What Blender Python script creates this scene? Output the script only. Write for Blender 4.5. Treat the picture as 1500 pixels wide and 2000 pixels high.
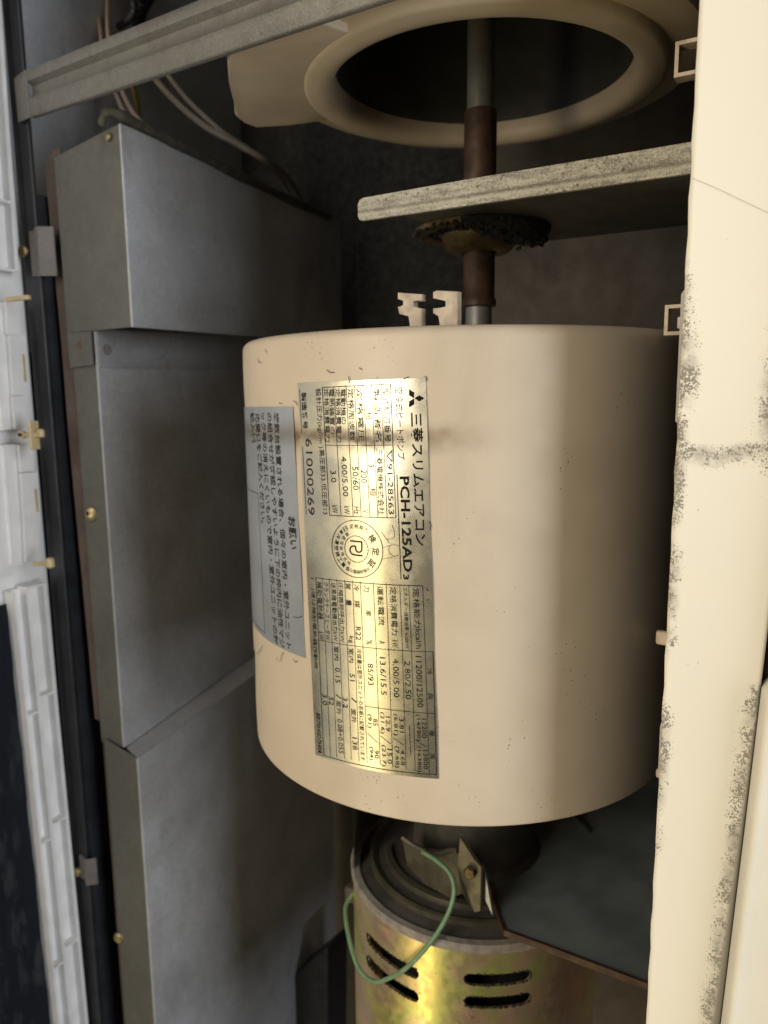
import bpy, bmesh, math, random
from mathutils import Vector, Matrix
random.seed(7)
S = bpy.context.scene
for o in list(bpy.data.objects): bpy.data.objects.remove(o)

# ---------------------------------------------------------------- camera
F = 1450.0; PSI = math.radians(30); TH = math.radians(9.1); RO = math.radians(.58)
s_, c_ = math.sin, math.cos
fwd0 = Vector((-s_(PSI), c_(PSI), 0)); right = Vector((c_(PSI), s_(PSI), 0)); zup = Vector((0, 0, 1))
FW = c_(TH)*fwd0 - s_(TH)*zup
up = s_(TH)*fwd0 + c_(TH)*zup
R = c_(RO)*right - s_(RO)*up
U = s_(RO)*right + c_(RO)*up
cam = bpy.data.cameras.new('camera'); co = bpy.data.objects.new('camera', cam); S.collection.objects.link(co)
cam.sensor_fit = 'VERTICAL'; cam.sensor_height = 24; cam.lens = 24*F/2000
cam.clip_start = .01; cam.clip_end = 20
co.matrix_world = Matrix((( R.x, U.x, -FW.x, 0), (R.y, U.y, -FW.y, 0), (R.z, U.z, -FW.z, 0), (0, 0, 0, 1)))
cam.dof.use_dof = True; cam.dof.focus_distance = .262; cam.dof.aperture_fstop = 8.5
S.camera = co
S.render.resolution_x = 768; S.render.resolution_y = 1024
S.view_settings.view_transform = 'Standard'; S.view_settings.look = 'None'
S.view_settings.exposure = 0; S.view_settings.gamma = 1

# ---------------------------------------------------------------- light
W = bpy.data.worlds.new('World'); S.world = W; W.use_nodes = True
bg = W.node_tree.nodes['Background']; bg.inputs[0].default_value = (.86, .79, .70, 1); bg.inputs[1].default_value = .05
def area(name, loc, target, sx, sy, power, col):
    l = bpy.data.lights.new(name, 'AREA'); l.shape = 'RECTANGLE'; l.size = sx; l.size_y = sy
    l.energy = power; l.color = col
    o = bpy.data.objects.new(name, l); S.collection.objects.link(o); o.location = loc
    o.rotation_euler = (Vector(target)-Vector(loc)).to_track_quat('-Z', 'Y').to_euler()
    return o
# warm room lamp ahead and to the left of the open front, daylight window far to the right
area('room_lamp', (-.55, -.74, -.38), (-.15, .30, -.12), .26, 1.90, 7.8, (1, .82, .45))
area('window_light', (1.02, -.11, .05), (-.20, .30, -.05), .42, .90, 11.0, (.88, .93, 1))
area('added_fill', (-.46, -1.20, .35), (-.15, .30, -.05), .6, 1.1, 14.5, (1, .93, .84))  # fill lamp added to lift the right side of the casing

# ---------------------------------------------------------------- helpers
def ray(px, py): return FW + ((px-750)/F)*R - ((py-1000)/F)*U
def onY(px, py, Y): r = ray(px, py); return r*(Y/r.y)
def onX(px, py, X): r = ray(px, py); return r*(X/r.x)

def link(o): S.collection.objects.link(o); return o
def tag(o, label=None, cat=None, group=None, kind=None):
    for k, v in (('label', label), ('category', cat), ('group', group), ('kind', kind)):
        if v: o[k] = v
    return o
def thing(name, loc, label, cat, group=None):
    o = bpy.data.objects.new(name, None); o.empty_display_size = .01; o.location = loc; link(o)
    return tag(o, label, cat, group)
def abs_loc(p):
    v = Vector((0, 0, 0))
    while p: v += p.location; p = p.parent
    return v
def obj(name, bm, m, parent=None, smooth=False, label=None, angle=40):
    bmesh.ops.recalc_face_normals(bm, faces=bm.faces)
    me = bpy.data.meshes.new(name)
    if parent is not None:
        bmesh.ops.translate(bm, verts=bm.verts, vec=-abs_loc(parent))
    if smooth:
        for f in bm.faces: f.smooth = True
        for e in bm.edges:
            if len(e.link_faces) == 2 and e.calc_face_angle(0) > math.radians(angle): e.smooth = False
    bm.to_mesh(me); bm.free()
    me.materials.append(m)
    o = bpy.data.objects.new(name, me); link(o); o.parent = parent
    if label: o['label'] = label
    return o
def box(bm, lo, hi, bev=0, seg=2, M=None):
    lo, hi = Vector(lo), Vector(hi)
    r = bmesh.ops.create_cube(bm, size=1)
    vs = r['verts']
    for v in vs:
        v.co = Vector(((lo[i]+hi[i])/2 + v.co[i]*(hi[i]-lo[i]) for i in range(3)))
    if bev:
        es = list({e for v in vs for e in v.link_edges})
        rb = bmesh.ops.bevel(bm, geom=es, offset=bev, segments=seg, affect='EDGES', profile=.5)
        vs = list({v for f in rb['faces'] for v in f.verts} | {v for v in vs if v.is_valid})
    if M is not None:
        for v in vs: v.co = M @ v.co
    return vs
def prism(bm, pts, off, bev=0, seg=2):
    """closed outline pts (3D, planar) pushed along off"""
    off = Vector(off)
    a = [bm.verts.new(Vector(p)) for p in pts]; b = [bm.verts.new(Vector(p)+off) for p in pts]
    n = len(a); fs = [bm.faces.new(a), bm.faces.new(b[::-1])]
    for i in range(n):
        fs.append(bm.faces.new((a[i], b[i], b[(i+1) % n], a[(i+1) % n])))
    if bev:
        es = list({e for f in fs[:2] for e in f.edges})
        bmesh.ops.bevel(bm, geom=es, offset=bev, segments=seg, affect='EDGES', profile=.5)
def catmull(pts, n=8):
    pts = [Vector(p) for p in pts]; P = [2*pts[0]-pts[1]]+pts+[2*pts[-1]-pts[-2]]; out = []
    for i in range(1, len(P)-2):
        for k in range(n):
            t = k/n
            out.append(.5*((2*P[i]) + (P[i+1]-P[i-1])*t + (2*P[i-1]-5*P[i]+4*P[i+1]-P[i+2])*t*t + (3*P[i]-P[i-1]-3*P[i+1]+P[i+2])*t**3))
    out.append(pts[-1]); return out
def tube(bm, pts, r, n=8, spl=True):
    if spl: pts = catmull(pts)
    prev = None; N = len(pts); ref = Vector((.3, .2, 1)).normalized()
    for i, p in enumerate(pts):
        d = (pts[min(i+1, N-1)]-pts[max(i-1, 0)]).normalized()
        a = d.cross(ref)
        if a.length < 1e-3: a = d.cross(Vector((1, 0, 0)))
        a.normalize(); b = d.cross(a); ref = b.cross(d) if False else ref
        rr = r(i/(N-1)) if callable(r) else r
        ring = [bm.verts.new(p + rr*(c_(2*math.pi*k/n)*a + s_(2*math.pi*k/n)*b)) for k in range(n)]
        if prev:
            for k in range(n): bm.faces.new((prev[k], prev[(k+1) % n], ring[(k+1) % n], ring[k]))
        else: bm.faces.new(ring)
        prev = ring
    bm.faces.new(prev[::-1])
def lathe(bm, prof, cx, cy, n=64, a0=0, a1=2*math.pi, close=False):
    full = abs(a1-a0-2*math.pi) < 1e-6
    cols = []
    for k in range(n if full else n+1):
        t = a0+(a1-a0)*k/n
        cols.append([bm.verts.new((cx+r*s_(t), cy-r*c_(t), z)) for r, z in prof])
    K = len(cols); m = len(prof)
    for k in range(K if full else K-1):
        A, B = cols[k], cols[(k+1) % K]
        for j in range(m if close else m-1):
            q = (A[j], A[(j+1) % m], B[(j+1) % m], B[j])
            bm.faces.new(q)
    if not full and close:
        bm.faces.new(cols[0]); bm.faces.new(cols[-1][::-1])
def disc_obj(bm, c, axis, r, h, n=20, bev=0, dome=0):
    """short round head: centre of its base c, pointing along axis"""
    axis = Vector(axis).normalized(); a = axis.orthogonal().normalized(); b = axis.cross(a); c = Vector(c)
    prof = [(r, 0), (r, h*.45), (r*.86, h*.8), (r*.45, h+dome), (.0001, h+dome*1.3)] if not bev else [(r, 0), (r, h-bev), (r-bev, h), (.0001, h)]
    rings = [[bm.verts.new(c+axis*z+rr*(c_(2*math.pi*k/n)*a+s_(2*math.pi*k/n)*b)) for k in range(n)] for rr, z in prof]
    for A, B in zip(rings, rings[1:]):
        for k in range(n): bm.faces.new((A[k], A[(k+1) % n], B[(k+1) % n], B[k]))
    bm.faces.new(rings[0][::-1]); bm.faces.new(rings[-1])

# ---------------------------------------------------------------- materials
class NT:
    def __init__(s, name):
        s.m = bpy.data.materials.new(name); s.m.use_nodes = True; s.t = s.m.node_tree; s.n = s.t.nodes
        s.b = s.n['Principled BSDF']; s.pos = s.n.new('ShaderNodeNewGeometry').outputs['Position']
    def put(s, sock, v):
        if hasattr(v, 'is_output'): s.t.links.new(v, sock)
        elif isinstance(v, (tuple, list)) and len(v) == 3 and sock.type == 'RGBA': sock.default_value = (*v, 1)
        else: sock.default_value = v
    def scale(s, v):
        m = s.n.new('ShaderNodeVectorMath'); m.operation = 'MULTIPLY'; s.put(m.inputs[0], s.pos); m.inputs[1].default_value = v; return m.outputs[0]
    def noise(s, sc, det=4, rough=.55, vec=None, dist=0):
        n = s.n.new('ShaderNodeTexNoise'); n.inputs['Scale'].default_value = sc; n.inputs['Detail'].default_value = det
        n.inputs['Roughness'].default_value = rough; n.inputs['Distortion'].default_value = dist
        s.put(n.inputs['Vector'], vec if vec is not None else s.pos); return n.outputs['Fac']
    def vor(s, sc, vec=None):
        n = s.n.new('ShaderNodeTexVoronoi'); n.inputs['Scale'].default_value = sc
        s.put(n.inputs['Vector'], vec if vec is not None else s.pos); return n.outputs['Distance'], n.outputs['Color']
    def math(s, op, a, b=0, c=0, clamp=False):
        n = s.n.new('ShaderNodeMath'); n.operation = op; n.use_clamp = clamp
        s.put(n.inputs[0], a); s.put(n.inputs[1], b); s.put(n.inputs[2], c); return n.outputs[0]
    def mr(s, v, a, b, c=0, d=1, smooth=True):
        n = s.n.new('ShaderNodeMapRange'); n.interpolation_type = 'SMOOTHSTEP' if smooth else 'LINEAR'
        s.put(n.inputs['Value'], v)
        for k, x in zip(('From Min', 'From Max', 'To Min', 'To Max'), (a, b, c, d)): s.put(n.inputs[k], x)
        return n.outputs['Result']
    def xyz(s):
        n = s.n.new('ShaderNodeSeparateXYZ'); s.put(n.inputs[0], s.pos); return n.outputs
    def mix(s, f, a, b):
        n = s.n.new('ShaderNodeMix'); n.data_type = 'RGBA'; s.put(n.inputs['Factor'], f)
        s.put([i for i in n.inputs if i.name == 'A' and i.type == 'RGBA'][0], a); s.put([i for i in n.inputs if i.name == 'B' and i.type == 'RGBA'][0], b)
        return [o for o in n.outputs if o.type == 'RGBA'][0]
    def bump(s, h, strength=.3, dist=.0005):
        n = s.n.new('ShaderNodeBump'); n.inputs['Strength'].default_value = strength; n.inputs['Distance'].default_value = dist
        s.put(n.inputs['Height'], h); s.t.links.new(n.outputs[0], s.b.inputs['Normal'])
    def done(s, col, rough=.5, metal=0, spec=.5):
        s.put(s.b.inputs['Base Color'], col); s.put(s.b.inputs['Roughness'], rough); s.put(s.b.inputs['Metallic'], metal)
        s.b.inputs['Specular IOR Level'].default_value = spec; return s.m
def bell(n, v, c, w):
    """soft band of half width w round v = c"""
    d = n.math('DIVIDE', n.math('SUBTRACT', v, c), w)
    return n.math('POWER', 2.718, n.math('MULTIPLY', n.math('MULTIPLY', d, d), -1))
def simple(name, col, rough=.5, metal=0, var=.15, vs=60, bump=.15, bs=900, col2=None, spec=.5, bd=.0003):
    n = NT(name); f = n.mr(n.noise(vs, 5), .3, .7)
    c2 = col2 or tuple(x*(1-var*2) for x in col)
    n.bump(n.noise(bs, 3), bump, bd)
    return n.done(n.mix(f, col, c2), n.mr(n.noise(vs*2.3, 3), .3, .7, rough*.85, min(1, rough*1.15)), metal, spec)

M = {}
def casing_mat():
    n = NT('yellowed_plastic'); X, Y, Z = n.xyz()
    base = n.mix(n.mr(n.noise(22, 4), .3, .72), (.545, .455, .342), (.50, .412, .305))
    d, cc = n.vor(420); ns = n.noise(38, 3)
    speck = n.math('MULTIPLY', n.mr(d, .10, .17, 1, 0), n.mr(ns, .54, .66))
    top = n.mr(Z, .006, .020)
    speck2 = n.math('MULTIPLY', n.math('MULTIPLY', n.mr(n.noise(700, 4, .7), .58, .68), n.mr(n.noise(90, 3), .46, .60)), n.math('MULTIPLY', top, n.mr(X, -.19, -.11, 1, .25)))
    smear = n.math('MULTIPLY', bell(n, n.math('ADD', Z, n.math('MULTIPLY', n.math('SUBTRACT', n.noise(50, 3), .5), .007)), -.0168, .0050), n.mr(X, -.095, -.125, 0, .8))
    smear = n.math('MULTIPLY', smear, n.math('ADD', n.mr(n.noise(160, 4), .3, .7, .6, 1), n.mr(X, -.175, -.185, 0, .4)))
    veil = n.mr(n.noise(14, 5, .6, n.scale((1, 1, .6)), .8), .48, .75, 0, .16)
    c = n.mix(n.math('MAXIMUM', smear, veil), base, (.17, .11, .06))
    c = n.mix(n.math('MAXIMUM', n.math('MULTIPLY', speck, .75), n.math('MULTIPLY', speck2, .6)), c, (.05, .035, .02))
    n.bump(n.noise(1500, 2), .05, .0002)
    return n.done(c, n.mr(n.noise(70, 4), .3, .7, .38, .52), 0, .4)
M['casing'] = casing_mat()
M['cream'] = simple('old_cream_plastic', (.60, .49, .35), .5, 0, .08, 30, .06)
M['clip'] = simple('cream_clip_plastic', (.55, .44, .32), .55, 0, .2, 150, .1)
def foil_mat():
    n = NT('silver_foil_label'); X, Y, Z = n.xyz()
    base = n.mix(n.mr(n.noise(40, 4), .3, .7), (.66, .61, .46), (.56, .52, .41))
    sm = n.math('MULTIPLY', bell(n, n.math('ADD', Z, n.math('MULTIPLY', n.math('SUBTRACT', n.noise(60, 4), .5), .006)), -.0168, .0042), n.mr(X, -.112, -.145, .1, 1))
    sp = n.math('MULTIPLY', n.mr(n.noise(900, 4, .75), .55, .64), n.mr(n.noise(75, 3), .5, .62))
    sp = n.math('MULTIPLY', sp, n.mr(Z, -.03, .005, .25, 1))
    dirt = n.math('MAXIMUM', n.math('MULTIPLY', sm, n.mr(n.noise(240, 4), .25, .65, .55, .92)), n.math('MULTIPLY', sp, .6))
    c = n.mix(dirt, base, (.13, .09, .055))
    n.bump(n.math('ADD', n.noise(55, 3), n.math('MULTIPLY', n.noise(600, 3), .12)), .12, .0006)
    n.b.inputs['Anisotropic'].default_value = .3
    return n.done(c, n.math('ADD', n.mr(n.noise(120, 3), .3, .7, .24, .31), n.math('MULTIPLY', dirt, .4)), n.math('SUBTRACT', .9, n.math('MULTIPLY', dirt, .7)), .5)
M['foil'] = foil_mat()
def sticker_mat():
    n = NT('dull_silver_sticker'); X, Y, Z = n.xyz()
    base = n.mix(n.mr(n.noise(60, 4), .3, .7), (.37, .39, .41), (.31, .325, .34))
    st = n.math('MULTIPLY', n.mr(n.noise(150, 4), .45, .62), n.mr(Z, -.03, -.01, 0, .8))
    sm = bell(n, Z, -.0165, .004)
    c = n.mix(n.math('MAXIMUM', n.math('MULTIPLY', st, n.mr(X, -.235, -.245, 0, 1)), n.math('MULTIPLY', sm, .55)), base, (.15, .11, .07))
    n.bump(n.noise(300, 3), .08, .0003)
    return n.done(c, .42, .45, .5)
M['sticker'] = sticker_mat()
M['ink'] = simple('black_label_ink', (.014, .013, .012), .8, 0, .2, 200, 0, spec=.12)
M['grey_ink'] = simple('faded_label_ink', (.045, .04, .036), .8, 0, .3, 400, 0, spec=.15)
M['scratch'] = simple('pencil_scratch_mark', (.17, .145, .09), .7, 0, .4, 900, 0)
def panel_mat():
    n = NT('grimy_cream_paint'); X, Y, Z = n.xyz()
    base = n.mix(n.mr(n.noise(9, 4), .3, .7), (.76, .715, .61), (.73, .69, .595))
    f1 = n.noise(1500, 4, .7); f2 = n.noise(520, 4, .7); blot = n.noise(60, 3)
    ZW = n.math('ADD', Z, n.math('MULTIPLY', n.math('SUBTRACT', n.noise(35, 3), .5), .012))
    # grime along the left fold, strongest beside the casing, a smeared line across, and grime by the groove
    e1 = n.math('MULTIPLY', n.mr(X, -.0375, -.0300, 1, 0), n.mr(n.noise(26, 2, .5, n.scale((0, 0, 1))), .36, .56, .25, 1))
    e1 = n.math('MULTIPLY', e1, n.math('MULTIPLY', n.mr(Z, .025, .05, 1, .05), n.mr(Z, -.165, -.15, .25, 1)))
    e2 = n.math('MULTIPLY', bell(n, ZW, .005, .020), n.mr(X, -.0375, -.0265, 1.15, 0))
    e3 = n.math('MULTIPLY', bell(n, ZW, -.0195, .0042), .80)
    gx = n.math('ADD', -.0060, n.math('MULTIPLY', n.mr(Z, -.22, -.07, -1, 0, False), .0085))
    dg = n.math('SUBTRACT', gx, X)
    e4 = n.math('MULTIPLY', n.mr(dg, 0, .0110, 1.05, 0), n.mr(Z, -.085, -.095, 0, 1))
    e5 = n.math('MULTIPLY', n.math('MULTIPLY', bell(n, Z, -.005, .026), n.mr(X, -.0215, -.008, 0, 1.1)), 1)
    e6 = n.math('MULTIPLY', bell(n, ZW, -.128, .007), n.mr(X, -.0375, -.031, 1, 0))
    w = n.math('MAXIMUM', n.math('MAXIMUM', n.math('MAXIMUM', e1, e2), n.math('MAXIMUM', e3, e4)), n.math('MAXIMUM', e5, e6))
    wj = n.math('MULTIPLY', w, n.mr(n.noise(210, 4, .7), .33, .58, .22, 1.2))
    def dotset(scale, k):
        d_, c__ = n.vor(scale); sc_ = n.n.new('ShaderNodeSeparateColor'); n.put(sc_.inputs[0], c__)
        rad = n.math('MULTIPLY', n.math('MULTIPLY', n.math('POWER', wj, 1.6), k), n.mr(sc_.outputs[0], .15, 1, 0, 1, False))
        return n.mr(n.math('SUBTRACT', d_, rad), -.10, .05, 1, 0)
    g = n.math('MAXIMUM', dotset(2100, 1.35), n.math('MULTIPLY', dotset(1050, .95), .95))
    g = n.math('MULTIPLY', g, n.mr(wj, .04, .18))
    haze = n.math('MULTIPLY', n.mr(w, .35, 1), n.math('MULTIPLY', n.mr(n.noise(110, 5, .65), .3, .7), .62))
    haze = n.math('MAXIMUM', haze, n.math('MULTIPLY', n.mr(dg, .0006, .0034, 1, 0), n.mr(Z, -.088, -.095, 0, .8)))
    d, cc = n.vor(170); dots = n.math('MULTIPLY', n.mr(d, .05, .11, 1, 0), n.mr(n.noise(48, 2), .62, .66))
    m = n.math('MAXIMUM', n.math('MAXIMUM', n.math('MULTIPLY', g, .74), haze), n.math('MULTIPLY', dots, .45))
    n.bump(n.math('ADD', n.math('MULTIPLY', n.noise(400, 3), .3), m), .12, .0003)
    return n.done(n.mix(m, base, (.075, .058, .040)), n.mr(m, 0, 1, .42, .85), 0, .4)
M['panel'] = panel_mat()
M['trim'] = simple('cream_trim_plastic', (.72, .68, .58), .4, 0, .03, 20, .05)
M['greypaint'] = simple('lilac_grey_edge', (.36, .32, .31), .6, 0, .1, 80, .1)
def galv_mat(name, a, b, rough, metal, rust=0, grain=1800):
    n = NT(name); f = n.mr(n.noise(14, 5), .3, .7); g = n.noise(grain, 2, .6)
    c = n.mix(f, a, b); c = n.mix(n.mr(g, .45, .75, 0, .35), c, tuple(min(1, x*1.5) for x in a))
    d, cc = n.vor(110); dots = n.math('MULTIPLY', n.mr(d, .05, .13, 1, 0), n.mr(n.noise(30, 2), .60, .66))
    c = n.mix(n.math('MULTIPLY', dots, .55), c, (.09, .075, .055))
    if rust: c = n.mix(n.math('MULTIPLY', n.mr(n.noise(45, 5, .65), .5, .68), rust), c, (.12, .075, .05))
    st = n.math('MULTIPLY', n.mr(n.noise(32, 6, .62, n.scale((1, 1, .45))), .50, .70), n.mr(n.noise(9, 2), .40, .62))
    c = n.mix(n.math('MULTIPLY', st, .5), c, tuple(x*.45 for x in b)); dv, vc = n.vor(330)
    sp_ = n.n.new('ShaderNodeSeparateColor'); n.put(sp_.inputs[0], vc); c = n.mix(n.math('MULTIPLY', sp_.outputs[0], .2), c, tuple(x*.55 for x in b))
    sc1 = n.mr(n.noise(120, 3, .6, n.scale((1, 1, 9))), .66, .70); c = n.mix(n.math('MULTIPLY', sc1, .16), c, tuple(min(1, x*1.5) for x in a))
    n.bump(n.math('ADD', n.math('MULTIPLY', g, .7), n.math('MULTIPLY', n.noise(13, 3), 7)), .32, .0010)
    return n.done(c, n.mr(n.noise(70, 4), .3, .7, rough*.85, rough*1.15), metal, .5)
M['sheet'] = galv_mat('pale_galvanised_sheet', (.47, .475, .49), (.33, .325, .32), .5, .15)
M['flange'] = galv_mat('dimmed_olive_dusty_sheet', (.145, .14, .12), (.11, .106, .09), .6, .1)  # dusty olive, also toned down to stand for shade on the flanges
M['bar'] = galv_mat('scuffed_galvanised_bar', (.25, .235, .205), (.19, .178, .155), .5, .4, .3, 900)
M['clipmetal'] = galv_mat('dull_clip_sheet', (.21, .195, .185), (.15, .135, .125), .55, .2, .3)
M['rusty'] = galv_mat('rust_stained_strip', (.17, .125, .10), (.10, .075, .06), .7, .2, .7)
M['blue_wall'] = galv_mat('pale_galvanised_wall', (.62, .65, .70), (.52, .545, .58), .5, .15)
M['back'] = galv_mat('dusty_back_sheet', (.135, .11, .088), (.10, .083, .065), .75, .1)
M['dark'] = simple('black_painted_rail', (.035, .037, .042), .45, .1, .2, 50, .2)
M['void'] = simple('void_black', (.012, .012, .011), .9, 0, .2, 90, .3)  # near-black in place of unlit depth, on backing, hidden walls and recesses
M['white'] = simple('white_grille_plastic', (.90, .885, .86), .45, 0, .06, 60, .08)
M['latch'] = simple('yellowed_latch_plastic', (.60, .47, .24), .4, 0, .12, 120, .05)
def mesh_mat():
    n = NT('dusty_filter_mesh'); X, Y, Z = n.xyz()
    w1 = n.math('SINE', n.math('MULTIPLY', Z, 3400)); w2 = n.math('SINE', n.math('MULTIPLY', Y, 3400))
    h = n.math('MAXIMUM', w1, w2)
    dust = n.mr(n.noise(40, 5, .6, n.scale((1, 2.5, .8))), .48, .66)
    dust = n.math('MULTIPLY', dust, n.mr(Z, -.15, -.30, .15, 1))
    c = n.mix(dust, (.028, .033, .045), (.085, .088, .095))
    n.bump(n.math('ADD', h, n.math('MULTIPLY', dust, 2)), .5, .0004)
    return n.done(c, .8, 0, .2)
M['mesh'] = mesh_mat()
M['foam'] = simple('olive_foam_gasket', (.11, .10, .07), .9, 0, .25, 160, .6, 500)
def bracket_mat():
    n = NT('corroded_zinc'); g = n.noise(380, 5, .72, n.scale((.28, 1, 1))); k = n.noise(1500, 3, .7); X, Y, Z = n.xyz()
    c = n.mix(n.mr(n.math('ADD', n.math('MULTIPLY', g, .5), n.math('MULTIPLY', k, .5)), .38, .60), (.27, .24, .185), (.60, .56, .46))
    low = bell(n, Z, .0738, .0007); c = n.mix(n.math('MULTIPLY', low, .6), c, (.62, .58, .47))
    gap = bell(n, Z, .0752, .0006); c = n.mix(n.math('MULTIPLY', gap, .55), c, (.14, .12, .085))
    c = n.mix(n.math('MULTIPLY', n.mr(n.noise(420, 4, .7), .60, .68), .8), c, (.09, .07, .045))
    n.bump(n.math('ADD', g, k), .8, .0012)
    return n.done(c, n.mr(g, .4, .6, .4, .65), .35, .5)
M['bracket'] = bracket_mat()
M['plate_dark'] = simple('oily_grey_plate', (.17, .155, .13), .45, .4, .2, 40, .2)
M['grease'] = simple('black_grease', (.014, .011, .008), .8, 0, .2, 200, 1, 380, bd=.002)
M['brass'] = simple('greasy_brass', (.20, .145, .06), .42, .7, .3, 130, .3)
M['screw'] = simple('yellow_zinc_screw', (.42, .33, .17), .38, .75, .15, 200, .1)
M['rust'] = simple('brown_rusted_steel', (.085, .044, .024), .6, .3, .3, 110, .4, 600)
M['steel'] = simple('dull_grey_steel', (.22, .21, .19), .45, .4, .12, 60, .1)
M['rustspot'] = simple('rusted_rivet', (.16, .09, .06), .7, .1, .2, 300, .2)
M['rivet'] = simple('grey_spot_weld', (.27, .26, .25), .5, .3, .1, 300, .1)
M['impeller'] = simple('dark_fan_wheel', (.045, .042, .036), .7, 0, .2, 40, .1)  # one dark grey tone for both fan wheels
def zinc_mat():
    n = NT('iridescent_yellow_zinc'); X, Y, Z = n.xyz()
    d = n.math('ADD', n.noise(26, 3, .5, None, .6), n.math('MULTIPLY', X, 6))
    r = n.n.new('ShaderNodeValToRGB'); n.put(r.inputs[0], n.math('FRACT', n.math('MULTIPLY', d, 1.9)))
    e = r.color_ramp; e.elements[0].color = (.66, .52, .26, 1); e.elements[1].color = (.66, .52, .26, 1); e.elements[1].position = 1
    for p, c in ((.22, (.74, .62, .22, 1)), (.42, (.62, .64, .22, 1)), (.56, (.70, .56, .30, 1)), (.74, (.76, .50, .34, 1)), (.88, (.64, .50, .32, 1))):
        x = e.elements.new(p); x.color = c
    g = n.mr(n.noise(600, 4, .7), .60, .68); g = n.math('MULTIPLY', g, n.mr(n.noise(60, 3), .5, .6))
    c = n.mix(n.math('MULTIPLY', g, .8), r.outputs[0], (.05, .035, .02))
    n.bump(n.math('ADD', n.noise(900, 3), n.math('MULTIPLY', n.noise(60, 2), 2)), .12, .0003)
    return n.done(c, n.mr(n.noise(200, 4), .3, .7, .28, .42), .8, .5)
M['zinc'] = zinc_mat()
M['fuzz'] = simple('dark_dust_fuzz', (.045, .035, .022), .95, 0, .4, 800, 0)
M['rim'] = simple('chalky_corroded_rim', (.30, .26, .215), .75, .1, .18, 160, .4, 700, bd=.0006)
M['shield'] = simple('dark_motor_end', (.085, .075, .06), .5, .4, .2, 70, .3)
M['greenwire'] = simple('green_wire_sheath', (.16, .27, .14), .42, 0, .12, 300, .05)
M['mount'] = simple('blue_grey_steel_plate', (.20, .225, .23), .5, .25, .2, 28, .15)
M['olive'] = simple('olive_zinc_bracket', (.11, .097, .065), .45, .5, .2, 80, .2)
M['lightsteel'] = simple('pale_plated_steel', (.36, .37, .34), .45, .5, .1, 80, .1)
M['wire_pink'] = simple('pinkish_wire_sheath', (.48, .37, .31), .5, 0, .1, 200, .05)
M['wire_brown'] = simple('brown_wire_sheath', (.20, .12, .03), .5, 0, .1, 200, .05)
M['wire_grey'] = simple('grey_wire_sheath', (.30, .27, .23), .6, 0, .1, 200, .05)
M['wire_black'] = simple('black_wire_sheath', (.012, .014, .02), .5, 0, .1, 200, .05)

# ================================================================ SETTING
def wall(name, lo, hi, m, bev=0):
    bm = bmesh.new(); box(bm, lo, hi, bev); o = obj(name, bm, m); return tag(o, kind='structure')
wall('back_wall', (-.60, .560, -.75), (.35, .566, .45), M['back'])
wall('side_wall', (-.4585, .304, .03), (-.4535, .556, .45), M['blue_wall'])
wall('dark_backing', (-.452, .540, .05), (-.232, .548, .45), M['void'])  # black sheet added so the depth behind the cables stays dark
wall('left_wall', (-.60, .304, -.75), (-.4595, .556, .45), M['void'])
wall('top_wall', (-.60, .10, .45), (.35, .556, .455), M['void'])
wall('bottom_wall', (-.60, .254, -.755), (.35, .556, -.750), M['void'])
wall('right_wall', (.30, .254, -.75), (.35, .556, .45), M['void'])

# ================================================================ FAN CASING (main subject)
CX, CY, CR = -.1565, .3495, .1075
ZT, ZB = .0243, -.1722
fan = thing('fan_casing', (CX, CY, ZB), 'large cream plastic fan casing drum in the centre with silver labels', 'fan casing', 'fan casings on the shaft')
bm = bmesh.new()
def rnd(r, z, rad, up_):  # rounded rim
    out = []
    for k in range(7):
        a = math.pi/2*k/6
        out.append((r-rad+rad*c_(a), z-(rad-rad*s_(a))*(1 if up_ else -1)))
    return out
prof = [(.078, ZB+.004), (.080, ZB+.0005)] + rnd(CR, ZB, .0012, False)[::-1]
zs = [ZB+.002+(ZT-ZB-.007)*k/24 for k in range(25)]
prof += [(CR+.0002*s_(k*.9), z) for k, z in enumerate(zs)] + rnd(CR, ZT, .0042, True) + [(.080, ZT-.0002), (.078, ZT-.004)]
lathe(bm, prof, CX, CY, 128)
obj('shell', bm, M['casing'], fan, True)
bm = bmesh.new(); lathe(bm, [(.080, ZB+.012), (.076, ZB+.006), (.072, ZB+.003), (.070, ZB+.012), (.070, ZT-.012), (.072, ZT-.003), (.076, ZT-.005), (.080, ZT-.012)], CX, CY, 64); obj('inlet_ring', bm, M['cream'], fan, True)
bm = bmesh.new(); lathe(bm, [(.0065, ZT-.03), (.064, ZT-.03), (.064, ZB+.03), (.0065, ZB+.03)], CX, CY, 48, close=True); obj('fan_wheel', bm, M['impeller'], fan, True)

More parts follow.
